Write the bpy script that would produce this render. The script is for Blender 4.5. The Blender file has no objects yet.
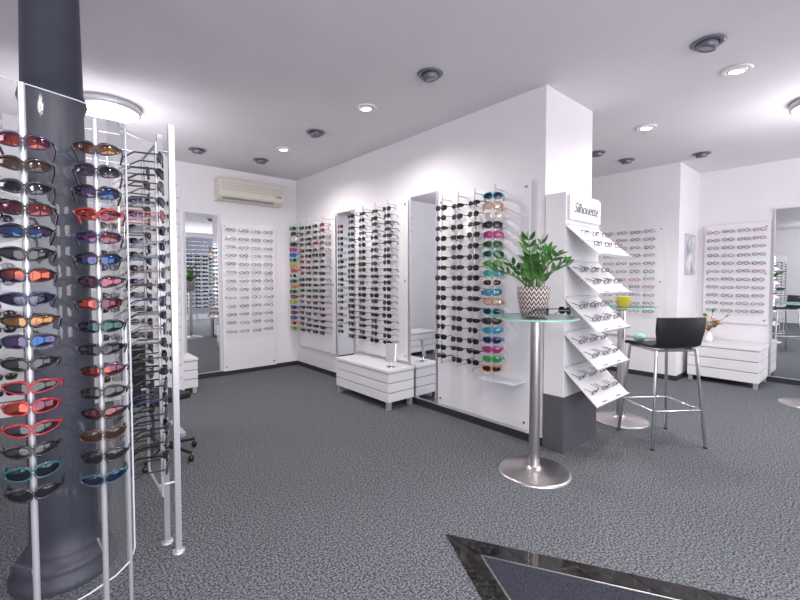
import bpy, bmesh, math, random
from mathutils import Matrix, Vector
random.seed(7)
S = bpy.context.scene
S.view_settings.view_transform = 'Standard'
S.view_settings.exposure = 0.0
R = math.radians

# ------------------------------------------------------------------ materials
def mat(name, col, rough=0.5, metal=0.0, emit=None, es=0.0, trans=0.0, coat=0.0, alpha=1.0, spec=0.5):
    m = bpy.data.materials.new(name); m.use_nodes = True
    b = m.node_tree.nodes['Principled BSDF']
    b.inputs['Base Color'].default_value = (*col, 1)
    b.inputs['Roughness'].default_value = rough
    b.inputs['Metallic'].default_value = metal
    b.inputs['Transmission Weight'].default_value = trans
    b.inputs['Coat Weight'].default_value = coat
    b.inputs['Alpha'].default_value = alpha
    b.inputs['Specular IOR Level'].default_value = spec
    if emit:
        b.inputs['Emission Color'].default_value = (*emit, 1)
        b.inputs['Emission Strength'].default_value = es
    return m

def noise_tint(m, c1, c2, scale, bump=0.0, detail=4, lo=0.35, hi=0.65, kind='noise'):
    nt = m.node_tree; N = nt.nodes; L = nt.links; b = N['Principled BSDF']
    tc = N.new('ShaderNodeTexCoord')
    if kind == 'noise':
        t = N.new('ShaderNodeTexNoise'); t.inputs['Detail'].default_value = detail
        out = t.outputs['Fac']
    else:
        t = N.new('ShaderNodeTexVoronoi'); out = t.outputs['Distance']
    t.inputs['Scale'].default_value = scale
    L.new(tc.outputs['Object'], t.inputs['Vector'])
    r = N.new('ShaderNodeValToRGB')
    r.color_ramp.elements[0].position = lo; r.color_ramp.elements[0].color = (*c1, 1)
    r.color_ramp.elements[1].position = hi; r.color_ramp.elements[1].color = (*c2, 1)
    L.new(out, r.inputs['Fac']); L.new(r.outputs['Color'], b.inputs['Base Color'])
    if bump:
        bp = N.new('ShaderNodeBump'); bp.inputs['Strength'].default_value = bump
        bp.inputs['Distance'].default_value = 0.006
        L.new(out, bp.inputs['Height']); L.new(bp.outputs['Normal'], b.inputs['Normal'])
    return m

def clear_mat(name, tint, gloss=0.12, refl=0.06):
    m = bpy.data.materials.new(name); m.use_nodes = True
    nt = m.node_tree; N = nt.nodes; L = nt.links
    N.remove(N['Principled BSDF']); out = N['Material Output']
    t = N.new('ShaderNodeBsdfTransparent'); t.inputs['Color'].default_value = (*tint, 1)
    g = N.new('ShaderNodeBsdfGlossy'); g.inputs['Roughness'].default_value = gloss
    fr = N.new('ShaderNodeLayerWeight'); fr.inputs['Blend'].default_value = 0.25
    ma = N.new('ShaderNodeMath'); ma.operation = 'MULTIPLY_ADD'
    ma.inputs[1].default_value = 0.5; ma.inputs[2].default_value = refl
    L.new(fr.outputs['Fresnel'], ma.inputs[0])
    mx = N.new('ShaderNodeMixShader')
    L.new(ma.outputs[0], mx.inputs['Fac']); L.new(t.outputs[0], mx.inputs[1]); L.new(g.outputs[0], mx.inputs[2])
    L.new(mx.outputs[0], out.inputs['Surface'])
    return m

M_wall = noise_tint(mat('wall_paint', (.80,.79,.82), .7), (.79,.765,.79), (.81,.785,.81), 3)
M_ceil = noise_tint(mat('ceiling_paint', (.74,.71,.77), .8), (.73,.695,.73), (.76,.725,.76), 2)
M_base = mat('baseboard_dark', (.03,.03,.035), .4)
M_carpet = noise_tint(mat('carpet', (.2,.2,.22), .95, spec=.1), (.055,.062,.070), (.235,.245,.262), 98, bump=.8, detail=3, lo=.41, hi=.61)
M_doormat = noise_tint(mat('doormat_fibre', (.05,.05,.07), .95, spec=.1), (.022,.024,.036), (.062,.064,.085), 160, bump=.5)
M_granite = noise_tint(mat('granite', (.03,.03,.03), .10, coat=.5), (.006,.006,.007), (.075,.06,.052), 45, detail=8, lo=.48, hi=.82)
M_white = mat('white_lacquer', (.80,.785,.80), .35)
M_gap = mat('shadow_gap', (.30,.30,.32), .6)
M_mirror = mat('mirror_silver', (.80,.82,.84), .015, 1.0)
M_steel = mat('brushed_steel', (.62,.59,.58), .28, 1.0)
M_chrome = mat('chrome', (.62,.62,.65), .12, 1.0)
M_alu = mat('aluminium', (.58,.58,.62), .35, .6)
M_pillar = noise_tint(mat('cast_iron_paint', (.06,.065,.09), .42), (.030,.033,.050), (.042,.045,.066), 6)
M_acrylic = clear_mat('acrylic_clear', (.95,.96,.97), .05, .04)
M_frost = mat('acrylic_white', (.80,.785,.81), .15, coat=.3)
M_glass = clear_mat('glass_green', (.80,.93,.88), .03, .10)
M_glassedge = mat('glass_edge', (.30,.58,.50), .15)
M_acedge = mat('acrylic_edge', (.66,.70,.75), .15)
M_black = mat('black_plastic', (.012,.012,.014), .3)
M_blackm = mat('black_leather', (.014,.014,.016), .45, spec=.3)
M_plinth = mat('plinth_grey', (.09,.085,.10), .5)
M_ac = mat('ac_cream', (.70,.66,.58), .4)
M_acd = mat('ac_dark', (.25,.24,.22), .6)
M_lamp_on = mat('lamp_lit', (1,1,1), .4, emit=(1,.96,.92), es=16)
M_lamp_off = mat('lamp_unlit', (.30,.33,.42), .2, .3)
M_opal = mat('opal_diffuser', (1,1,1), .4, emit=(.96,.98,1), es=4)
M_spot = mat('spot_metal', (.16,.165,.21), .35, .3)
M_leaf = noise_tint(mat('leaf_green', (.05,.16,.04), .3), (.02,.10,.02), (.09,.24,.05), 14)
M_stem = mat('stem_green', (.10,.2,.05), .5)
M_soil = mat('soil', (.03,.02,.015), .9)
M_yellow = mat('yellow_glaze', (.75,.62,.06), .35)
M_mint = mat('mint_cloth', (.35,.65,.55), .8)
M_orange = mat('petal_orange', (.75,.22,.06), .6)
M_petaly = mat('petal_yellow', (.8,.6,.1), .6)
M_print = mat('print_grey', (.16,.16,.19), .6)
M_bluepanel = mat('display_backing', (.50,.54,.62), .5)

# patterned pot: woven zig-zag bands
M_pot = mat('pot_pattern', (.5,.5,.5), .6)
nt = M_pot.node_tree; N = nt.nodes; L = nt.links
tc = N.new('ShaderNodeTexCoord'); sp = N.new('ShaderNodeSeparateXYZ'); L.new(tc.outputs['Object'], sp.inputs[0])
def mth(op, a, b=None, c=None):
    n = N.new('ShaderNodeMath'); n.operation = op
    for i, q in enumerate((a, b, c)):
        if q is None: continue
        if isinstance(q, (int, float)): n.inputs[i].default_value = q
        else: L.new(q, n.inputs[i])
    return n.outputs[0]
ang = mth('ARCTAN2', sp.outputs['Y'], sp.outputs['X'])
zig = mth('PINGPONG', mth('MULTIPLY', ang, 3.5), 0.5)
hgt = mth('ADD', mth('MULTIPLY', sp.outputs['Z'], 30.0), mth('MULTIPLY', zig, 1.6))
fr = mth('FRACT', hgt)
ma = mth('GREATER_THAN', fr, .52)
mx = N.new('ShaderNodeMix'); mx.data_type = 'RGBA'
mx.inputs['A'].default_value = (.05,.04,.045,1); mx.inputs['B'].default_value = (.60,.53,.50,1)
L.new(ma, mx.inputs['Factor']); L.new(mx.outputs['Result'], N['Principled BSDF'].inputs['Base Color'])

# eyewear
def fm(n, c, r=.25, me=0): return mat('frame_'+n, c, r, me, coat=.4)
F_black = fm('black', (.006,.006,.008)); F_dark = fm('dark_brown', (.022,.014,.012)); F_red = fm('red', (.33,.012,.016))
F_white = fm('white', (.62,.62,.64)); F_blue = fm('navy', (.015,.028,.09)); F_teal = fm('teal', (.012,.07,.09))
F_grey = fm('gunmetal', (.05,.05,.06), .3, .4); F_thin = fm('thin_metal', (.08,.08,.10), .35, .3); F_tort = fm('tortoise', (.055,.025,.012))
F_purple = fm('purple', (.04,.015,.05)); F_pink=fm('pink',(.30,.06,.10))
def lm(n, c, c2=None, r=.06, me=.8):
    m = mat('lens_'+n, c, r, me)
    if c2:
        nt=m.node_tree; lw=nt.nodes.new('ShaderNodeTexCoord'); mp=nt.nodes.new('ShaderNodeTexNoise'); mp.inputs['Scale'].default_value=22; mp.inputs['Detail'].default_value=0
        rr=nt.nodes.new('ShaderNodeValToRGB'); rr.color_ramp.elements[0].position=.40; rr.color_ramp.elements[1].position=.60
        rr.color_ramp.elements[0].color=(*c,1); rr.color_ramp.elements[1].color=(*c2,1)
        nt.links.new(lw.outputs['Object'],mp.inputs['Vector']); nt.links.new(mp.outputs['Fac'],rr.inputs['Fac']); nt.links.new(rr.outputs['Color'],nt.nodes['Principled BSDF'].inputs['Base Color'])
    return m
L_dark = lm('smoke', (.010,.010,.014), None, .1, 0); L_brown = lm('brown', (.035,.020,.015), None, .08, .2)
L_purple = lm('purple_mirror', (.06,.03,.08),(.10,.04,.04)); L_red = lm('red_mirror', (.20,.045,.03),(.07,.025,.04)); L_blue = lm('blue_mirror', (.02,.045,.11),(.055,.04,.08))
L_green = lm('green_mirror', (.02,.045,.045),(.03,.035,.055)); L_gold = lm('gold_mirror', (.17,.09,.04),(.07,.03,.03)); L_pink = lm('pink_mirror', (.13,.045,.055),(.07,.035,.07)); L_grey=lm('grey_mirror',(.055,.06,.072),(.02,.02,.03))
L_clear = clear_mat('lens_clear', (.80,.82,.86), .05, .06)
BR = [(.05,.34,.50),(.60,.42,.05),(.08,.33,.10),(.04,.12,.38),(.50,.07,.07),(.02,.02,.02),(.08,.42,.42),(.60,.22,.05),(.42,.05,.22),(.20,.05,.04),(.70,.66,.60),(.33,.45,.08)]
BRF = [mat('bright_frame_%d'%i, c, .3, coat=.3) for i, c in enumerate(BR)]
BRL = [mat('bright_lens_%d'%i, tuple(.7*q+.02 for q in c), .12, .3) for i, c in enumerate(BR)]

# ------------------------------------------------------------------ mesh builder
class MB:
    def __init__(s): s.v=[]; s.f=[]; s.mi=[]; s.sm=[]; s.mats=[]; s.M=Matrix.Identity(4)
    def m(s, mt):
        if mt not in s.mats: s.mats.append(mt)
        return s.mats.index(mt)
    def add(s, vs, fs, mt, smooth=False):
        o=len(s.v); i=s.m(mt)
        s.v += [tuple(s.M @ Vector(p)) for p in vs]
        for f in fs: s.f.append(tuple(o+k for k in f)); s.mi.append(i); s.sm.append(smooth)
    def box(s, x0,x1,y0,y1,z0,z1, mt):
        v=[(x0,y0,z0),(x1,y0,z0),(x1,y1,z0),(x0,y1,z0),(x0,y0,z1),(x1,y0,z1),(x1,y1,z1),(x0,y1,z1)]
        s.add(v,[(3,2,1,0),(4,5,6,7),(0,1,5,4),(1,2,6,5),(2,3,7,6),(3,0,4,7)],mt)
    def tube(s, pts, r, mt, seg=8, cap=True, flat=None, smooth=True):
        pts=[Vector(p) for p in pts]; n=len(pts); rs = r if isinstance(r,(list,tuple)) else [r]*n
        vs=[]; fs=[]
        for i,p in enumerate(pts):
            d=(pts[min(i+1,n-1)]-pts[max(i-1,0)]).normalized()
            up=Vector((0,0,1)) if abs(d.z)<.9 else Vector((1,0,0))
            a=d.cross(up).normalized(); b=a.cross(d).normalized()
            fa=fb=1
            if flat: fa,fb=flat
            for k in range(seg):
                t=2*math.pi*(k+.5)/seg
                vs.append(p+a*math.cos(t)*rs[i]*fa+b*math.sin(t)*rs[i]*fb)
        for i in range(n-1):
            for k in range(seg):
                fs.append((i*seg+k,i*seg+(k+1)%seg,(i+1)*seg+(k+1)%seg,(i+1)*seg+k))
        s.add(vs,fs,mt,smooth)
        if cap:
            s.add(vs[:seg],[tuple(range(seg))],mt); s.add(vs[-seg:],[tuple(reversed(range(seg)))],mt)
    def lathe(s, c, prof, mt, seg=32, smooth=True, cap=True):
        cx,cy=c; vs=[]; fs=[]; n=len(prof)
        for (r,z) in prof:
            for k in range(seg):
                t=2*math.pi*k/seg; vs.append((cx+r*math.cos(t),cy+r*math.sin(t),z))
        for i in range(n-1):
            for k in range(seg): fs.append((i*seg+k,i*seg+(k+1)%seg,(i+1)*seg+(k+1)%seg,(i+1)*seg+k))
        s.add(vs,fs,mt,smooth)
        if cap:
            if prof[0][0]>1e-4: s.add(vs[:seg],[tuple(reversed(range(seg)))],mt)
            if prof[-1][0]>1e-4: s.add(vs[-seg:],[tuple(range(seg))],mt)
    def ell(s, c, r, mt, nu=12, nv=7, band=None):
        cx,cy,cz=c; vs=[]; fs=[]
        for j in range(nv+1):
            ph=-math.pi/2+math.pi*j/nv
            for k in range(nu):
                t=2*math.pi*k/nu
                vs.append((cx+r[0]*math.cos(ph)*math.cos(t),cy+r[1]*math.cos(ph)*math.sin(t),cz+r[2]*math.sin(ph)))
        for j in range(nv):
            for k in range(nu): fs.append((j*nu+k,j*nu+(k+1)%nu,(j+1)*nu+(k+1)%nu,(j+1)*nu+k))
        s.add(vs,fs,mt,True)
    def build(s, name, parent=None, loc=(0,0,0), bevel=0):
        L0 = Vector(parent.location) if parent else Vector(loc)
        me=bpy.data.meshes.new(name); me.from_pydata([tuple(Vector(p)-L0) for p in s.v],[],s.f)
        for mt in s.mats: me.materials.append(mt)
        me.polygons.foreach_set('material_index', s.mi); me.polygons.foreach_set('use_smooth', s.sm)
        bm=bmesh.new(); bm.from_mesh(me); bmesh.ops.recalc_face_normals(bm, faces=bm.faces); bm.to_mesh(me); bm.free()
        ob=bpy.data.objects.new(name, me); S.collection.objects.link(ob)
        if parent: ob.parent=parent
        else: ob.location=L0
        if bevel:
            bv=ob.modifiers.new('bevel','BEVEL'); bv.width=bevel; bv.segments=2; bv.limit_method='ANGLE'
        return ob

def empty(name, loc):
    e=bpy.data.objects.new(name,None); e.location=loc; e.empty_display_size=.1; S.collection.objects.link(e); return e
def TR(x,y,z,th=0,tilt=0): return Matrix.Translation((x,y,z)) @ Matrix.Rotation(R(th),4,'Z') @ Matrix.Rotation(R(tilt),4,'X')

def glasses(mb, M, F, Ln, a=.030,b=.021,cx=.036,k=3.0,rim=.0045,n=12,temple=.12,taper=0.0,tilt=0.0,p=2.6,th=.005,tr=.0045,brow=0.0):
    sv=mb.M; mb.M = sv @ M
    for s in (-1,1):
        def pt(t, e, yo):
            c=math.cos(t); q=math.sin(t)
            if e>0 and brow: e = e*(1+brow*max(0,q))
            px=math.copysign(abs(c)**(2/p),c)*(a+e); pz=math.copysign(abs(q)**(2/p),q)*(b+e)
            X=s*(cx+px); Z=pz*(1-taper*px/a)+tilt*px/a
            return (X,k*X*X+yo,Z)
        A=[pt(2*math.pi*i/n,rim,-th/2) for i in range(n)]; B=[pt(2*math.pi*i/n,rim,th/2) for i in range(n)]
        C=[pt(2*math.pi*i/n,0,-th/2) for i in range(n)]; D=[pt(2*math.pi*i/n,0,th/2) for i in range(n)]
        fs=[]
        for i in range(n):
            j=(i+1)%n
            fs+=[(i,j,2*n+j,2*n+i),(i,n+i,n+j,j),(2*n+i,2*n+j,3*n+j,3*n+i),(n+i,3*n+i,3*n+j,n+j)]
        mb.add(A+B+C+D,fs,F,True)
        if Ln:
            I=[pt(2*math.pi*i/n,.0008,0) for i in range(n)]
            cc=Vector((s*cx,k*cx*cx-.0025,0))
            Hh=[tuple((Vector(q)+cc)/2+Vector((0,-.0012,0))) for q in I]
            mb.add(I+Hh+[tuple(cc)],[(i,(i+1)%n,n+(i+1)%n,n+i) for i in range(n)]+[(n+i,n+(i+1)%n,2*n) for i in range(n)],Ln,True)
        xe=cx+a+rim*.6; ye=k*xe*xe; z0=b*.35+tilt
        mb.tube([(s*xe,ye,z0),(s*(xe+.004),ye+.012,z0),(s*(xe+.004),ye+temple*.7,z0),(s*(xe-.004),ye+temple,z0-.025)],tr,F,seg=4,flat=(.45,1),smooth=False)
    xb=cx-a
    mb.tube([(-xb,k*xb*xb,b*.25),(0,-.001,b*.42),(xb,k*xb*xb,b*.25)],max(rim*.75,.002),F,seg=5)
    mb.M=sv

def sport(mb,M,F,Ln,**k):
    glasses(mb,M,F,Ln,a=.0272,b=.0135,cx=.0320,k=5.2,rim=.0040,taper=.30,tilt=.004,tr=.006,th=.007,p=2.2,brow=.6,**k)
def sport2(mb,M,F,Ln,**k):
    glasses(mb,M,F,Ln,a=.0260,b=.0155,cx=.0320,k=4.6,rim=.0033,taper=.18,tilt=.002,tr=.0055,th=.006,p=2.5,brow=.9,**k)
def classic(mb,M,F,Ln,**k):
    glasses(mb,M,F,Ln,a=.028,b=.021,cx=.036,k=2.0,rim=.0045,tr=.0045,**k)
def round_(mb,M,F,Ln,**k):
    glasses(mb,M,F,Ln,a=.025,b=.023,cx=.034,k=1.6,rim=.0035,tr=.0035,p=2.0,**k)
def aviator(mb,M,F,Ln,**k):
    glasses(mb,M,F,Ln,a=.030,b=.023,cx=.037,k=2.0,rim=.0025,tr=.003,p=2.2,taper=-.12,**k)
def slim(mb,M,F,Ln,**k):
    glasses(mb,M,F,Ln,a=.030,b=.0155,cx=.037,k=3.2,rim=.0050,tr=.006,taper=.15,**k)
def optical(mb,M,F,Ln,rim=.0034,**k):
    glasses(mb,M,F,Ln,a=.026,b=.016,cx=.036,k=1.2,rim=rim,tr=.003,th=.004,n=10,**k)
def optical_r(mb,M,F,Ln,rim=.0034,**k):
    glasses(mb,M,F,Ln,a=.024,b=.020,cx=.034,k=1.2,rim=rim,tr=.003,th=.004,n=10,p=2.0,**k)

# ------------------------------------------------------------------ room shell
H=2.9; XP=3.06; XB=3.87; YE=1.76; YN=6.02; XR=6.39; XR2=7.3; YC=1.74
def one(name, boxes, mt, loc=(0,0,0), bevel=0):
    mb=MB()
    for b in boxes: mb.box(*b, mt)
    return mb.build(name, loc=loc, bevel=bevel)
one('floor', [(-3.2,7.6,-3.2,YN+.2,-.1,0)], M_carpet)
one('ceiling', [(-3.2,7.6,-3.2,YN+.2,H,H+.1)], M_ceil)
one('wall_north', [(-3.2,XR,YN,YN+.2,0,H)], M_wall)
one('wall_partition', [(XP,XB,YE,YN,0,H)], M_wall)
one('wall_east', [(XR,7.6,YC,YN+.2,0,H),(XR2,7.6,-3.2,YC,0,H)], M_wall)
one('wall_west', [(-3.2,-3.0,-3.2,YN,0,H)], M_wall)
one('wall_south', [(-3.0,XR2,-3.2,-3.0,0,.3),(-3.0,XR2,-3.2,-3.0,2.7,H),(-3.0,-2.5,-3.2,-3.0,.3,2.7),(1.8,2.1,-3.2,-3.0,.3,2.7),(6.8,XR2,-3.2,-3.0,.3,2.7)], M_wall)
def winframe(name, pts):
    mb=MB()
    for b in pts: mb.box(*b, M_plinth)
    mb.build(name)
winframe('window_1', [(-2.5,1.8,-3.14,-3.08,.3,.36),(-2.5,1.8,-3.14,-3.08,2.64,2.7),(-2.5,-2.44,-3.14,-3.08,.36,2.64),(1.74,1.8,-3.14,-3.08,.36,2.64),(-.38,-.32,-3.14,-3.08,.36,2.64)])
winframe('window_2', [(2.1,6.8,-3.14,-3.08,.3,.36),(2.1,6.8,-3.14,-3.08,2.64,2.7),(2.1,2.16,-3.14,-3.08,.36,2.64),(6.74,6.8,-3.14,-3.08,.36,2.64),(4.4,4.46,-3.14,-3.08,.36,2.64)])
bh=.065; bt=.012
one('baseboard_north', [(-3.0,XP,YN-bt,YN,0,bh),(XB,XR,YN-bt,YN,0,bh)], M_base)
one('baseboard_partition', [(XP-bt,XP,YE-bt,YN-bt,0,bh),(XP,XB+bt,YE-bt,YE,0,bh),(XB,XB+bt,YE,YN-bt,0,bh)], M_base)
one('baseboard_east', [(XR-bt,XR,YC-bt,YN-bt,0,bh),(XR,XR2,YC-bt,YC,0,bh),(XR2-bt,XR2,-3.0,YC-bt,0,bh)], M_base)

# entrance mat with granite border
def poly(mb, pts, z0, z1, mt):
    n=len(pts); vs=[(x,y,z0) for x,y in pts]+[(x,y,z1) for x,y in pts]
    mb.add(vs,[tuple(reversed(range(n))),tuple(range(n,2*n))]+[(i,(i+1)%n,n+(i+1)%n,n+i) for i in range(n)],mt)
P0=Vector((1.597,1.47)); dE=Vector((.485,-.8745)); dL=Vector((-.466,-.885)).normalized()
nE=Vector((-.8745,-.485)); nL=Vector((.885,-.466)).normalized()
w=.11
def inter(p,d,q,e):
    cr=d.x*e.y-d.y*e.x; t=((q.x-p.x)*e.y-(q.y-p.y)*e.x)/cr; return p+d*t
I0=inter(P0+nE*w,dE,P0+nL*w,dL)
ent=empty('entrance_mat',(P0.x,P0.y,0))
mb=MB()
def tiles(a0,d,b0,L1,L2,n):
    for i in range(n):
        g=.003
        t0=i/n; t1=(i+1)/n
        A=a0+d*(L1*t0+g); B=a0+d*(L1*t1-g); C=b0+d*(L2*t1-g); D=b0+d*(L2*t0+g)
        poly(mb,[A,B,C,D],.0,.006,M_granite)
tiles(P0,dE,I0,2.0,1.8,7); tiles(P0,dL,I0,2.0,1.8,7)
mb.build('granite_border',parent=ent)
mb=MB(); 
for d in (dE,dL):
    L_=1.8; nn=Vector((-d.y,d.x))*.004
    poly(mb,[I0-nn,I0+d*L_-nn,I0+d*L_+nn,I0+nn],0,.008,M_steel)
mb.build('metal_strip',parent=ent)
mb=MB(); far=I0+dE*1.8; f2=I0+dL*1.8
poly(mb,[I0,far,f2],.0,.005,M_doormat); mb.build('mat_fibre',parent=ent)

# ------------------------------------------------------------------ ceiling lights
def spot(x,y,lit,tx=0,ty=0):
    e=empty('ceiling_spotlight',(x,y,H))
    mb=MB()
    mb.lathe((x,y),[(.060,H-.001),(.094,H-.001),(.097,H-.006),(.090,H-.012),(.064,H-.014),(.060,H-.001)],M_white if lit else M_spot,seg=28,cap=False)
    mb.build('trim_ring',parent=e)
    mb=MB(); mb.M=Matrix.Translation((x,y,H-.004)) @ Matrix.Rotation(R(tx),4,'X') @ Matrix.Rotation(R(ty),4,'Y')
    d=.012 if lit else .040
    mb.lathe((0,0),[(.060,.0),(.062,-d*.4),(.056,-d),(.048,-d-.004),(.044,-d+.004)],M_white if lit else M_spot,seg=28,cap=False)
    mb.build('gimbal',parent=e)
    mb2=MB(); mb2.M=mb.M
    mb2.lathe((0,0),[(.047,-d+.001),(.047,-d+.006)],M_lamp_on if lit else M_lamp_off,seg=20)
    mb2.build('bulb',parent=e)
    if lit:
        ld=bpy.data.lights.new('spot_beam','SPOT'); ld.energy=70; ld.spot_size=R(155); ld.spot_blend=.8; ld.shadow_soft_size=.06; ld.color=(1,.945,.92)
        lo=bpy.data.objects.new('spot_beam',ld); S.collection.objects.link(lo); lo.parent=e; lo.location=(0,0,-.09)
        lo.rotation_euler=(R(tx),R(ty),0)
for x,y,l,tx,ty in [(2.24,2.24,0,0,-15),(2.24,3.05,1,0,-5),(2.21,3.90,0,0,-15),(2.20,4.64,1,0,-5),(2.18,5.26,0,12,0),(1.44,5.34,0,12,0),
    (3.31,.765,0,15,0),(3.90,.72,1,5,0),(4.67,1.58,1,5,5),(5.15,2.28,0,0,-10),(5.75,2.17,0,0,-10),(6.16,1.46,0,0,-12),
    (.9,.5,1,0,0),(1.8,-.6,1,0,0),(.2,-1.0,1,0,0),(5.0,-.8,1,0,0),(5.2,3.9,1,0,0)]:  # this row: extra spotlights out of view, added to brighten the shop
    spot(x,y,l,tx,ty)
def drum(x,y,e_=24):
    e=empty('round_ceiling_lamp',(x,y,H)); mb=MB()
    mb.lathe((x,y),[(.24,H),(.25,H-.01),(.25,H-.06),(.235,H-.065)],M_alu,seg=48,cap=False); mb.build('rim',parent=e)
    mb=MB(); mb.lathe((x,y),[(.0,H-.095),(.10,H-.094),(.20,H-.088),(.228,H-.075),(.235,H-.06)],M_opal,seg=48,cap=False); mb.build('diffuser',parent=e)
    ld=bpy.data.lights.new('lamp_glow','POINT'); ld.energy=e_; ld.shadow_soft_size=.2; ld.color=(.97,.97,1)
    lo=bpy.data.objects.new('lamp_glow',ld); S.collection.objects.link(lo); lo.parent=e; lo.location=(0,0,-.60)
drum(.478,4.49); drum(5.08,.31); drum(-1.6,1.0)

# ------------------------------------------------------------------ pillar
mb=MB(); px,py=.058,2.47
mb.lathe((px,py),[(.20,0),(.20,.04),(.18,.055),(.185,.08),(.175,.10),(.145,.115),(.15,.135),(.14,.15),(.130,.17),(.127,.25),(.125,1.0),(.112,2.12),(.120,2.14),(.126,2.16),(.120,2.19),(.112,2.21),(.106,2.6),(.106,H)],M_pillar,seg=48)
mb.build('iron_pillar',loc=(px,py,0))

# ------------------------------------------------------------------ foreground sunglasses stand
st=empty('sunglasses_stand',(.1,1.65,0))
mb=MB()
arc=[(-.30,1.60),(-.15,1.665),(0,1.71),(.10,1.745),(.18,1.79),(.235,1.85),(.26,1.93)]
n=len(arc); vs=[]
for (x,y) in arc: vs+=[(x,y,.28),(x,y,1.95)]
fs=[(2*i,2*i+2,2*i+3,2*i+1) for i in range(n-1)]
mb.add(vs,fs,M_acrylic,True)
mb.tube([vs[-2],vs[-1]],.0035,M_acedge,seg=6)
mb.tube([(x,y,.28) for x,y in arc],.003,M_acedge,seg=6)
mb.tube([(x,y,1.95) for x,y in arc],.002,M_acedge,seg=6)
mb.build('curved_acrylic_panel',parent=st)
mb=MB()
r1=(-.030,1.585); r2=(.140,1.645)
for (x,y),zt in ((r1,1.91),(r2,1.87)):
    mb.tube([(x,y,0),(x,y,zt)],.0085,M_alu,seg=12)
    mb.lathe((x,y),[(.05,0),(.05,.006),(.012,.014)],M_steel,seg=20)
mb.tube([(.235,1.85,0),(.235,1.85,1.2)],.007,M_alu,seg=10)
for z in (.45,1.80):
    mb.tube([(r1[0],r1[1],z),(r1[0]-.01,1.705,z)],.005,M_chrome,seg=8)
    mb.tube([(r2[0],r2[1],z),(r2[0]-.01,1.765,z)],.005,M_chrome,seg=8)
mb.build('rods',parent=st)
mb=MB()
Fs=[F_purple,F_dark,F_grey,F_black,F_black,F_black,F_black,F_blue,F_black,F_grey,F_black,F_red,F_red,F_red,F_black,F_teal,F_black]
Ls=[L_red,L_brown,L_grey,L_red,L_blue,L_dark,L_red,L_grey,L_gold,L_blue,L_dark,L_dark,L_red,L_dark,L_dark,L_green,L_dark]
nr=17
for i in range(nr):
    z=1.745-i*(1.745-.745)/(nr-1)+random.uniform(-.003,.003)
    (sport if i%3 else sport2)(mb,TR(r1[0],r1[1]-.022,z,random.uniform(-8,4),random.uniform(-8,0)),Fs[i],Ls[i],n=24,temple=.085)
    mb.tube([(r1[0],r1[1],z+.002),(r1[0],r1[1]-.02,z+.002)],.004,M_acedge,seg=6)
nr=16
F2=[F_grey,F_purple,F_black,F_red,F_blue,F_black,F_black,F_dark,F_black,F_black,F_grey,F_dark,F_black,F_tort,F_black,F_teal]
L2=[L_gold,L_grey,L_blue,L_red,L_purple,L_blue,L_pink,L_red,L_green,L_grey,L_red,L_dark,L_purple,L_brown,L_dark,L_blue]
for i in range(nr):
    z=1.775-i*(1.775-.715)/(nr-1)+random.uniform(-.003,.003)
    (sport2 if i%3 else sport)(mb,TR(r2[0],r2[1]-.022,z,random.uniform(-16,-2),random.uniform(-8,0)),F2[i],L2[i],n=24,temple=.085)
    mb.tube([(r2[0],r2[1],z+.002),(r2[0],r2[1]-.02,z+.002)],.004,M_acedge,seg=6)
mb.build('sunglasses',parent=st)

# second stand, seen from its side
st=empty('sunglasses_stand',(.45,2.3,0))
mb=MB()
for x,y,zt in ((.488,2.25,2.10),(.462,2.37,2.08)):
    mb.box(x-.013,x+.013,y-.013,y+.013,0,zt,M_alu)
    mb.lathe((x,y),[(.03,0),(.03,.01),(.018,.012)],M_alu,seg=16)
mb.tube([(.405,2.15,.35),(.405,2.15,1.98)],.007,M_alu,seg=10)
mb.tube([(.405,2.47,.35),(.405,2.47,1.98)],.007,M_alu,seg=10)
for z in (.36,1.97):
    mb.tube([(.405,2.15,z),(.405,2.47,z)],.006,M_alu); mb.tube([(.405,2.25,z),(.488,2.25,z)],.006,M_alu)
mb.build('posts',parent=st)
mb=MB()
for yy,nn_ in ((2.15,23),(2.46,23)):
    for i in range(nn_):
        z=1.90-i*.064
        F=random.choice([F_black,F_black,F_grey,F_dark,F_black,F_blue,F_tort]) if i!=4 else F_red; Ln=random.choice([L_dark,L_dark,L_brown,L_grey,L_dark])
        (sport if i%2 else classic)(mb,TR(.43,yy,z,78+random.uniform(-8,8),0),F,Ln,temple=.13)
mb.build('sunglasses',parent=st)

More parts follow.
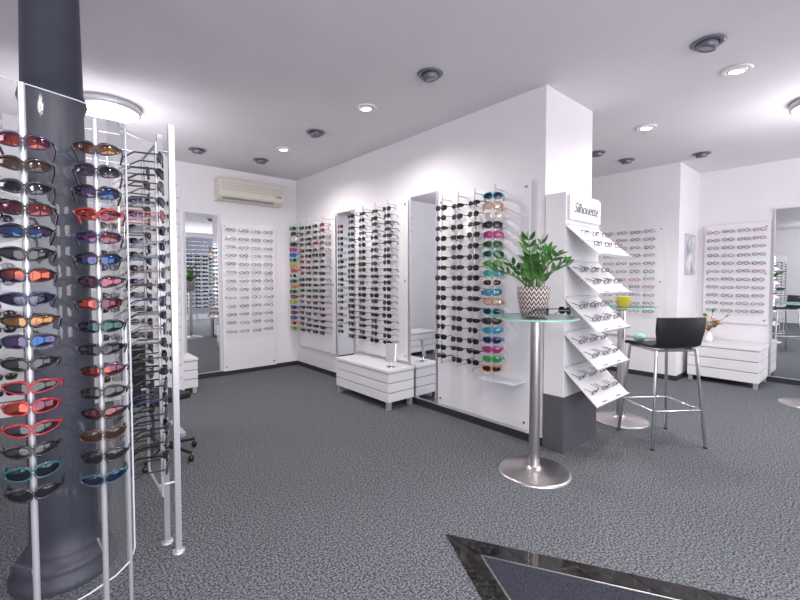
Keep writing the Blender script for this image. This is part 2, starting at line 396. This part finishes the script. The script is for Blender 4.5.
# ------------------------------------------------------------------ slat displays
def slat_display(name,xc,y0,hw,top,arch,flip,mt,ncol,gap=.012):
    e=empty(name,(xc,y0,0)); mb=MB()
    z=.36; dz=.115
    while z<top+arch:
        zt=z+dz-gap; zm=(z+zt)/2
        ww=hw if zm<top else hw*math.sqrt(max(0,1-((zm-top)/arch)**2))
        if ww>.1: mb.box(xc-ww,xc+ww,y0,y0+.02,z,zt,mt)
        z+=dz
    mb.build('slats',parent=e,bevel=.002)
    mb=MB()
    yb=(y0-.03,y0) if flip else (y0+.02,y0+.05)
    for x in (xc-hw+.05,xc-.2,xc+.2,xc+hw-.05): mb.box(x-.015,x+.015,yb[0],yb[1],0,top+.05,M_alu)
    pts=[(xc+hw*math.cos(t),y0+.01,top+arch*math.sin(t)) for t in [math.pi*i/24 for i in range(25)]]
    pts=[(xc+hw,y0+.01,.34)]+pts+[(xc-hw,y0+.01,.34)]
    mb.tube(pts,.014,M_white,seg=8)
    for x in (xc-hw+.05,xc+hw-.05): mb.box(x-.02,x+.02,y0-.2,y0+.22,0,.03,M_alu)
    mb.build('frame',parent=e)
    mb=MB()
    for c in range(ncol):
        x=xc-hw+.14+(2*hw-.28)*c/(ncol-1)
        for i in range(14):
            classic(mb,TR(x,y0+(.165 if flip else -.145),2.0-i*.11,180 if flip else 0),random.choice([F_black,F_dark,F_tort,F_grey,F_blue]),random.choice([L_dark,L_brown,L_grey,L_blue]))
    mb.build('sunglasses',parent=e)
slat_display('arched_slat_display',.30,4.1,.65,2.2,.42,False,M_white,6)
slat_display('arched_slat_display',3.55,-.75,.75,2.2,.38,True,M_bluepanel,7,.003)

# ------------------------------------------------------------------ wall displays
def panel_display(name, ox, oy, th, hw, z0, z1, cols, zs, picker, casecols=(), casez=(), rods=True, pm=M_frost, off=.175, shelf=None, pegonly=False, caseyaw=25, cs=1.2):
    e=empty(name,(ox,oy,(z0+z1)/2))
    M0=TR(ox,oy,0,th)
    mb=MB(); mb.M=M0
    mb.box(-hw,hw,-.028,-.022,z0,z1,pm)
    mb.build('panel',parent=e)
    mb=MB(); mb.M=M0
    for sx in (-hw+.04,hw-.04):
        for z in (z0+.06,z1-.06,(z0+z1)/2):
            mb.tube([(sx,0,z),(sx,-.036,z)],.011,M_chrome,seg=12)
    zt=max(list(zs)+list(casez)); zb=min(list(zs)+list(casez))
    if rods:
        for c in list(cols)+list(casecols):
            mb.tube([(c,-off+.022,zb-.06),(c,-off+.022,zt+.10)],.007,M_steel,seg=8)
            for z in (zb-.04,zt+.06): mb.tube([(c,-.022,z),(c,-off+.022,z)],.005,M_alu,seg=6)
    if pegonly:
        for c in cols:
            for z in zs: mb.tube([(c,-.022,z+.004),(c,-off,z+.004)],.003,M_acedge,seg=5)
    if shelf:
        mb.box(shelf[0],shelf[1],-.22,-.028,shelf[2],shelf[2]+.006,M_acedge)
    mb.build('rods',parent=e)
    mb=MB(); mb.M=M0
    for c in cols:
        for z in zs: picker(mb,TR(c,-off,z+random.uniform(-.006,.006),random.uniform(-10,10),random.uniform(-6,6)))
    mb.build('glasses',parent=e)
    if casecols:
        mb=MB(); mb.M=M0
        for c in casecols:
            for i,z in enumerate(casez):
                q=(i*5+random.randint(0,2))%len(BRF)
                M=TR(c,-off-.012,z,caseyaw+random.uniform(-8,8)) @ Matrix.Scale(cs,4)
                glasses(mb,M,BRF[q],BRL[(q+random.choice([0,0,3]))%len(BRL)] if i%3 else L_dark,a=.027,b=.018,cx=.033,k=4.2,rim=.0062,tr=.008,th=.008,taper=.15,temple=.10,n=14)
        mb.build('bright_sunglasses',parent=e)
    return e
def frange(a,b,n): return [a+(b-a)*i/(n-1) for i in range(n)]
def pk_dark(mb,M):
    random.choice([classic,classic,round_,aviator,slim,slim])(mb,M,random.choice([F_black,F_black,F_dark,F_tort,F_grey]),random.choice([L_dark,L_dark,L_dark,L_brown,L_grey]),temple=.11)
def pk_mix(mb,M):
    if random.random()<.55: pk_dark(mb,M)
    else: random.choice([classic,round_,slim])(mb,M,random.choice([F_red,F_pink,F_tort,F_dark,F_dark]),L_brown,temple=.11)
def pk_opt(mb,M): random.choice([optical,optical,optical_r])(mb,M,random.choice([F_black,F_grey,F_black,F_dark]),L_clear,temple=.05,rim=random.choice([.0040,.0052]))
def pk_opt2(mb,M): random.choice([optical,optical,optical_r])(mb,M,random.choice([F_black,F_black,F_dark,F_tort,F_red,F_blue]),L_clear,temple=.05,rim=random.choice([.0040,.0052]))
yc=5.37
panel_display('wall_glasses_display',XP,yc,-90,.52,.33,2.24,[yc-5.53,yc-5.34,yc-5.15,yc-4.96],frange(2.10,.62,19),pk_mix,casecols=[yc-5.80],casez=frange(2.12,.62,20),caseyaw=10,cs=1.25)
yc=2.39
panel_display('wall_glasses_display',XP,yc,-90,.52,.10,2.18,[yc-2.74,yc-2.54,yc-2.35],frange(2.03,.62,16),pk_dark,
   casecols=[yc-2.13],casez=frange(2.06,.60,19),shelf=(yc-2.25,yc-1.90,.50),caseyaw=32,cs=1.25)
panel_display('wall_glasses_display',XP,3.87,-90,.50,.45,2.24,[3.87-4.26,3.87-4.03,3.87-3.79,3.87-3.56],frange(2.13,.66,21),pk_dark)
panel_display('optical_frame_display',2.30,YN,0,.39,.06,2.16,[-.28,-.10,.08,.26],frange(2.05,.62,13),pk_opt,rods=False,pegonly=True,off=.085)
panel_display('optical_frame_display',XR,2.32,-90,.42,.55,2.10,[-.29,-.11,.07,.25],frange(2.02,.92,11),pk_opt2,rods=False,pegonly=True,off=.085)
panel_display('optical_frame_display',XR2,1.30,-90,.36,.75,2.12,[-.25,-.08,.09,.25],frange(2.02,.92,11),pk_opt2,rods=False,pegonly=True,off=.085)

# mirrors
def mirror(name,x0,x1,y0,y1,z0,z1,face):
    e=empty(name,((x0+x1)/2,(y0+y1)/2,(z0+z1)/2)); mb=MB(); mb.box(x0,x1,y0,y1,z0,z1,M_mirror); mb.build('mirror_glass',parent=e)
    mb=MB(); f=.012
    if face=='x':
        for a in ((y0-f,y0,z0-f,z1+f),(y1,y1+f,z0-f,z1+f),(y0,y1,z1,z1+f),(y0,y1,z0-f,z0)): mb.box(x0-.004,x1,a[0],a[1],a[2],a[3],M_alu)
    else:
        for a in ((x0-f,x0,z0-f,z1+f),(x1,x1+f,z0-f,z1+f),(x0,x1,z1,z1+f),(x0,x1,z0-f,z0)): mb.box(a[0],a[1],y0-.004,y1,a[2],a[3],M_alu)
    mb.build('mirror_frame',parent=e)
mirror('wall_mirror',XP-.02,XP,4.42,4.80,.09,2.24,'x')
mirror('wall_mirror',XP-.02,XP,2.95,3.33,.09,2.24,'x')
mirror('wall_mirror',1.45,1.86,YN-.02,YN,.08,2.24,'y')
mirror('wall_mirror',XR2-.02,XR2,.0,.90,.08,2.27,'x')

# ------------------------------------------------------------------ drawer cabinets
def cabinet(name,x0,x1,y0,y1,h,leg=.07,n=3):
    e=empty(name,((x0+x1)/2,(y0+y1)/2,0)); mb=MB()
    for i in range(n):
        z0=leg+(h-leg-.03)*i/n; z1=leg+(h-leg-.03)*(i+1)/n-.010
        mb.box(x0+.006,x1-.006,y0+.006,y1-.006,z0,z1,M_white)
    mb.box(x0,x1,y0,y1,h-.03,h,M_white)
    mb.build('drawers',parent=e,bevel=.004)
    mb=MB(); mb.box(x0+.02,x1-.02,y0+.02,y1-.02,leg+.01,h-.03,M_gap); mb.build('carcass',parent=e)
    mb=MB()
    for x in (x0+.04,x1-.04):
        for y in (y0+.04,y1-.04): mb.box(x-.022,x+.022,y-.022,y+.022,0,leg,M_alu)
    mb.build('legs',parent=e)
cabinet('drawer_cabinet',2.66,3.03,3.255,4.26,.42,.085)
cabinet('drawer_cabinet',6.62,7.26,.92,1.68,.50,.07)
cabinet('drawer_cabinet',.6,1.40,5.3,5.75,.42,.07)

# table mirror on cabinet
mb=MB()
mb.lathe((2.80,3.38),[(.045,.422),(.045,.43),(.008,.436),(.006,.50)],M_chrome,seg=20)
mb.M=TR(2.80,3.38,.58,-60,-8)
mb.box(-.055,.055,-.006,.006,-.09,.09,M_mirror)
mb.box(-.062,.062,.004,.010,-.097,.097,M_alu)
mb.build('table_mirror',loc=(2.80,3.38,.42),bevel=.003)

# ------------------------------------------------------------------ air conditioner
e=empty('air_conditioner',(2.28,YN-.1,2.6)); mb=MB()
prof=[(YN,2.44),(YN-.14,2.44),(YN-.20,2.49),(YN-.215,2.56),(YN-.21,2.70),(YN-.19,2.745),(YN,2.75)]
x0,x1=1.83,2.75; n=len(prof)
vs=[(x0,y,z) for y,z in prof]+[(x1,y,z) for y,z in prof]
mb.add(vs,[tuple(range(n)),tuple(reversed(range(n,2*n)))]+[(i,n+i,n+(i+1)%n,(i+1)%n) for i in range(n)],M_ac)
mb.build('housing',parent=e,bevel=.006)
mb=MB()
for i in range(4): mb.box(x0+.02,x1-.02,YN-.2165,YN-.20,2.58+i*.03,2.583+i*.03,M_acd)
mb.box(x0+.05,x1-.15,YN-.196,YN-.15,2.455,2.475,M_acd)
mb.box(x1-.12,x1-.04,YN-.219,YN-.20,2.545,2.565,M_acd)
mb.build('louvres',parent=e)

# ------------------------------------------------------------------ tray stand at the partition end
e=empty('eyewear_tray_stand',(3.32,1.66,0)); mb=MB()
sx0,sx1,sy0,sy1=3.04,3.61,1.574,YE-.014
mb.box(sx0,sx1,sy0,sy1,.44,2.03,M_white)
mb.build('back_column',parent=e,bevel=.004)
mb=MB(); mb.box(sx0-.004,sx1+.004,sy0-.004,sy1,0,.44,M_plinth); mb.build('plinth',parent=e,bevel=.003)
mb=MB(); mb.box(sx0+.03,sx1-.01,sy0-.018,sy0,1.82,2.01,M_frost); mb.build('header',parent=e,bevel=.002)
mbT=MB(); mbG=MB()
for zb in (1.78,1.495,1.215,.945,.67):
    dy=.26; dzz=.24; ang=math.degrees(math.atan2(dzz,dy)); Ln_=math.hypot(dy,dzz)
    M=Matrix.Translation((0,sy0,zb)) @ Matrix.Rotation(R(ang),4,'X')
    mbT.M=M
    mbT.box(sx0,sx1,-Ln_,0,-.010,0,M_white)
    mbT.box(sx0,sx1,-Ln_-.006,-Ln_,-.010,.012,M_frost)
    for cxx in (sx0+.15,sx0+.40):
        mbT.box(cxx-.04,cxx+.04,-Ln_+.012,-Ln_+.020,0,.0015,M_print)
    mbT.box(sx0+.012,sx1-.012,-.008,-.002,0,.02,M_acedge)
    mbG.M=M
    for cxx in (sx0+.10,sx0+.285,sx0+.47):
        for yy in (-.12,-.255):
            optical(mbG,Matrix.Translation((cxx,yy,.026)) @ Matrix.Rotation(R(random.uniform(-8,8)),4,'Z') @ Matrix.Rotation(R(-25),4,'X'),random.choice([F_thin,F_black,F_blue,F_dark]),L_clear,temple=.09,rim=.0030)
mbT.build('trays',parent=e,bevel=.002); mbG.build('rimless_glasses',parent=e)
tx=bpy.data.curves.new('logo_text','FONT'); tx.body='Silhouette'; tx.size=.115; tx.shear=.35; tx.extrude=.001; tx.align_x='CENTER'; tx.space_character=.9; tx.offset=-.001
to=bpy.data.objects.new('logo_text',tx); S.collection.objects.link(to); to.parent=e
to.location=Vector((3.335,sy0-.020,1.88))-e.location; to.rotation_euler=(R(90),0,0); tx.materials.append(M_black)

# ------------------------------------------------------------------ bar tables
def bar_table(x,y,h=1.10,r=.286,br=.25):
    e=empty('bar_table',(x,y,0)); mb=MB()
    mb.lathe((x,y),[(br,0),(br,.006),(br*.92,.014),(.10,.024),(.055,.034),(.040,.05)],M_steel,seg=56); mb.build('base',parent=e)
    mb=MB(); mb.lathe((x,y),[(.036,.03),(.036,h-.03)],M_steel,seg=32,cap=False); mb.lathe((x,y),[(.036,h-.04),(.085,h-.02),(.085,h-.012)],M_steel,seg=32)
    mb.build('stem',parent=e)
    mb=MB(); mb.lathe((x,y),[(0,h),(r-.001,h)],M_glass,seg=64,cap=False); mb.lathe((x,y),[(0,h-.012),(r-.001,h-.012)],M_glass,seg=64,cap=False)
    mb.lathe((x,y),[(r,h-.012),(r,h)],M_glassedge,seg=64,cap=False); mb.build('glass_top',parent=e)
bar_table(2.607,1.561); bar_table(4.205,1.60); bar_table(6.25,.46)

# ------------------------------------------------------------------ potted plant
pxx,pyy,pz=2.60,1.575,1.10
e=empty('potted_zz_plant',(pxx,pyy,pz)); mb=MB()
mb.lathe((pxx,pyy),[(.0,pz+.002),(.078,pz+.002),(.090,pz+.03),(.108,pz+.14),(.112,pz+.205),(.106,pz+.207),(.100,pz+.18)],M_pot,seg=40,cap=False)
mb.build('pot',parent=e)
mb=MB(); mb.lathe((pxx,pyy),[(.0,pz+.182),(.101,pz+.182)],M_soil,seg=30,cap=False); mb.build('soil',parent=e)
mb=MB()
def leaf(mb,p,d,up,L_,w):
    d=d.normalized(); s=d.cross(up).normalized(); u=s.cross(d).normalized()
    P=[p,p+d*L_*.3+s*w*.85+u*w*.25,p+d*L_*.65+s*w*.8+u*w*.2,p+d*L_-u*L_*.08,p+d*L_*.65-s*w*.8+u*w*.2,p+d*L_*.3-s*w*.85+u*w*.25,p+d*L_*.3,p+d*L_*.65]
    mb.add([tuple(q) for q in P],[(0,1,6),(1,2,7,6),(2,3,7),(3,4,7),(4,5,6,7),(5,0,6)],M_leaf,True)
rp=random.Random(5)
for i in range(12):
    a=2*math.pi*i/12+rp.uniform(-.2,.2); reach=rp.uniform(.13,.22) if i%3 else .06; ht=rp.uniform(.18,.30)+(.08 if reach<.1 else 0)
    base=Vector((pxx+.04*math.cos(a),pyy+.04*math.sin(a),pz+.18)); out=Vector((math.cos(a),math.sin(a),0))
    pts=[]
    for t in [k/7 for k in range(8)]:
        pts.append(base+out*reach*t**1.6+Vector((0,0,ht*(t-.2*t*t*(reach/.2)))))
    mb.tube(pts,[.007*(1-.6*k/7) for k in range(8)],M_stem,seg=6)
    for k in range(2,8):
        p=pts[k]; d=(pts[k]-pts[k-1]).normalized(); side=d.cross(Vector((0,0,1)))
        if side.length<.1: side=Vector((-out.y,out.x,0))
        side.normalize(); side=Matrix.Rotation(rp.uniform(-.6,.6),3,d)@side
        for sg in (-1,1):
            leaf(mb,p,side*sg*.8+d*.75+Vector((0,0,.12)),d.cross(side*sg),rp.uniform(.065,.095),.017)
    leaf(mb,pts[-1],pts[-1]-pts[-2],out.cross(Vector((0,0,1))),.08,.016)
mb.build('foliage',parent=e)
mb=MB(); classic(mb,TR(2.49,1.40,1.150,25,0),F_black,L_dark,temple=.11)
classic(mb,TR(2.64,1.36,1.150,60,0),F_black,L_dark,temple=.11); mb.build('sunglasses_pair',loc=(2.5,1.4,1.1))

# yellow pot on second table
mb=MB(); mb.lathe((4.10,1.55),[(0,1.102),(.05,1.102),(.062,1.195),(.066,1.20),(.058,1.198),(.05,1.13),(0,1.13)],M_yellow,seg=28,cap=False); mb.build('yellow_bowl',loc=(4.1,1.55,1.1))

# ------------------------------------------------------------------ bar stool
def stool(x,y,th):
    e=empty('bar_stool',(x,y,0)); M0=TR(x,y,0,th)
    W=.19; mb=MB(); mb.M=M0
    F0=.225
    legs={}
    for sx in (-1,1):
        for sy in (-1,1):
            top=(sx*.17,sy*.165,.785); bot=(sx*F0,sy*.22,0); mb.tube([bot,top],.0125,M_chrome,seg=12)
            mb.tube([(bot[0],bot[1],0),(bot[0],bot[1],.012)],.015,M_black,seg=12)
            legs[(sx,sy)]=lambda z,sx=sx,sy=sy:(sx*(F0+(.17-F0)*z/.785),sy*(.22+(.165-.22)*z/.785),z)
    zf=.30
    for a,b in (((-1,1),(1,1)),((-1,-1),(-1,1)),((1,-1),(1,1)),((-1,-1),(1,-1))):
        mb.tube([legs[a](zf),legs[b](zf)],.009,M_chrome,seg=10)
    for sx in (-1,1): mb.tube([(sx*.17,-.165,.785),(sx*.17,.165,.785)],.010,M_chrome,seg=10)
    for sy in (-1,1): mb.tube([(-.17,sy*.165,.785),(.17,sy*.165,.785)],.010,M_chrome,seg=10)
    mb.build('frame',parent=e)
    mb=MB(); mb.M=M0
    prof=[(.215,.785),(.20,.800),(.10,.803),(-.05,.800),(-.14,.803),(-.185,.825),(-.205,.87),(-.215,.95),(-.225,1.055)]
    n=len(prof); vs=[]
    for (yy,zz) in prof:
        ww=W+(.015 if zz>.9 else 0)
        for xx in (-ww,-ww*.5,0,ww*.5,ww):
            cu=.012*(abs(xx)/ww)**2
            vs.append((xx,yy+(cu if zz>.85 else 0),zz+(cu if zz<.85 else 0)))
    fs=[(i*5+j,i*5+j+1,(i+1)*5+j+1,(i+1)*5+j) for i in range(n-1) for j in range(4)]
    mb.add(vs,fs,M_blackm,True)
    ob=mb.build('seat_shell',parent=e)
    so=ob.modifiers.new('thick','SOLIDIFY'); so.thickness=.022; so.offset=0
    bv=ob.modifiers.new('bev','BEVEL'); bv.width=.005; bv.segments=2; bv.limit_method='ANGLE'
thf=math.degrees(math.atan2(-.59,.81))
stool(3.955,1.185,thf)
mb=MB(); mb.M=TR(3.97,1.36,.826,20)
mb.ell((0,0,.025),(.06,.05,.035),M_mint,nu=12,nv=6); mb.ell((.045,.02,.012),(.04,.035,.022),M_white,nu=10,nv=5); mb.build('folded_cloth',loc=(3.97,1.36,.82))

# office chair behind the sunglasses stand
cx,cy=.67,3.52
e=empty('swivel_chair',(cx,cy,0)); mb=MB()
for i in range(5):
    a=2*math.pi*i/5+.3; o=(cx+.25*math.cos(a),cy+.25*math.sin(a))
    mb.tube([(cx,cy,.11),(o[0],o[1],.07)],[.018,.012],M_black,seg=8)
    mb.ell((o[0],o[1],.028),(.022,.022,.028),M_black,nu=10,nv=6)
mb.tube([(cx,cy,.09),(cx,cy,.46)],.02,M_black,seg=14); mb.build('star_base',parent=e)
mb=MB(); mb.M=TR(cx,cy,0,110)
mb.box(-.18,.18,-.12,.19,.46,.51,M_blackm); mb.box(-.16,.16,.19,.22,.62,.90,M_blackm); mb.box(-.03,.03,.16,.20,.44,.70,M_black)
mb.build('seat',parent=e,bevel=.02)

# vase of flowers on right cabinet
vx,vy,vz=6.86,1.50,.50
e=empty('flower_vase',(vx,vy,vz)); mb=MB()
mb.lathe((vx,vy),[(0,vz+.002),(.04,vz+.002),(.055,vz+.05),(.045,vz+.11),(.03,vz+.14),(.038,vz+.16)],M_white,seg=24,cap=False); mb.build('vase',parent=e)
mb=MB()
for i in range(22):
    a=random.uniform(0,6.28); rr=random.uniform(.05,.20); top=Vector((vx+rr*math.cos(a),vy+rr*math.sin(a),vz+random.uniform(.20,.40)))
    mid=Vector((vx,vy,vz+.15)); mb.tube([mid,(mid+top)/2+Vector((0,0,.03)),top],.003,M_stem,seg=5)
    c=random.choice([M_orange,M_petaly,M_orange,M_leaf])
    if c is M_leaf:
        leaf(mb,top,top-mid,Vector((0,0,1)),.08,.03)
    else:
        for k in range(6):
            t=k*1.047; mb.ell((top.x+.018*math.cos(t),top.y+.018*math.sin(t),top.z+.004),(.016,.016,.008),c,nu=6,nv=4)
        mb.ell((top.x,top.y,top.z+.006),(.010,.010,.008),M_petaly,nu=6,nv=4)
    leaf(mb,(mid+top)/2,Vector((math.cos(a+1),math.sin(a+1),.4)),Vector((0,0,1)),.09,.025)
mb.build('flowers',parent=e)

# framed poster on the east pier
e=empty('framed_poster',(6.85,YC,1.7)); mb=MB(); mb.box(6.63,7.07,YC-.02,YC,1.42,1.98,M_alu); mb.build('frame',parent=e)
mb=MB(); mb.box(6.66,7.04,YC-.023,YC-.02,1.45,1.95,noise_tint(mat('poster_print',(.7,.7,.7),.6),(.32,.33,.36),(.72,.72,.73),5,detail=2,lo=.40,hi=.60)); mb.build('print',parent=e)

# ------------------------------------------------------------------ world + daylight
W=bpy.data.worlds.new('World'); S.world=W; W.use_nodes=True
bg=W.node_tree.nodes['Background']; bg.inputs['Color'].default_value=(.92,.91,1,1); bg.inputs['Strength'].default_value=1.4
def area(name,loc,rot,sx,sy,en,col):
    ld=bpy.data.lights.new(name,'AREA'); ld.shape='RECTANGLE'; ld.size=sx; ld.size_y=sy; ld.energy=en; ld.color=col
    o=bpy.data.objects.new(name,ld); S.collection.objects.link(o); o.location=loc; o.rotation_euler=rot
area('window_daylight',(-.35,-3.25,1.5),(R(90),0,0),4.2,2.3,150,(.97,.95,1))
area('window_daylight',(4.45,-3.25,1.5),(R(90),0,0),4.6,2.3,140,(.97,.95,1))

# ------------------------------------------------------------------ camera
cd=bpy.data.cameras.new('camera'); cd.lens=18.63; cd.sensor_width=36; cd.shift_y=-.008; cd.clip_start=.05
co=bpy.data.objects.new('camera',cd); S.collection.objects.link(co); co.location=(0,0,1.36); co.rotation_euler=(R(88),0,-R(40.9))
S.camera=co
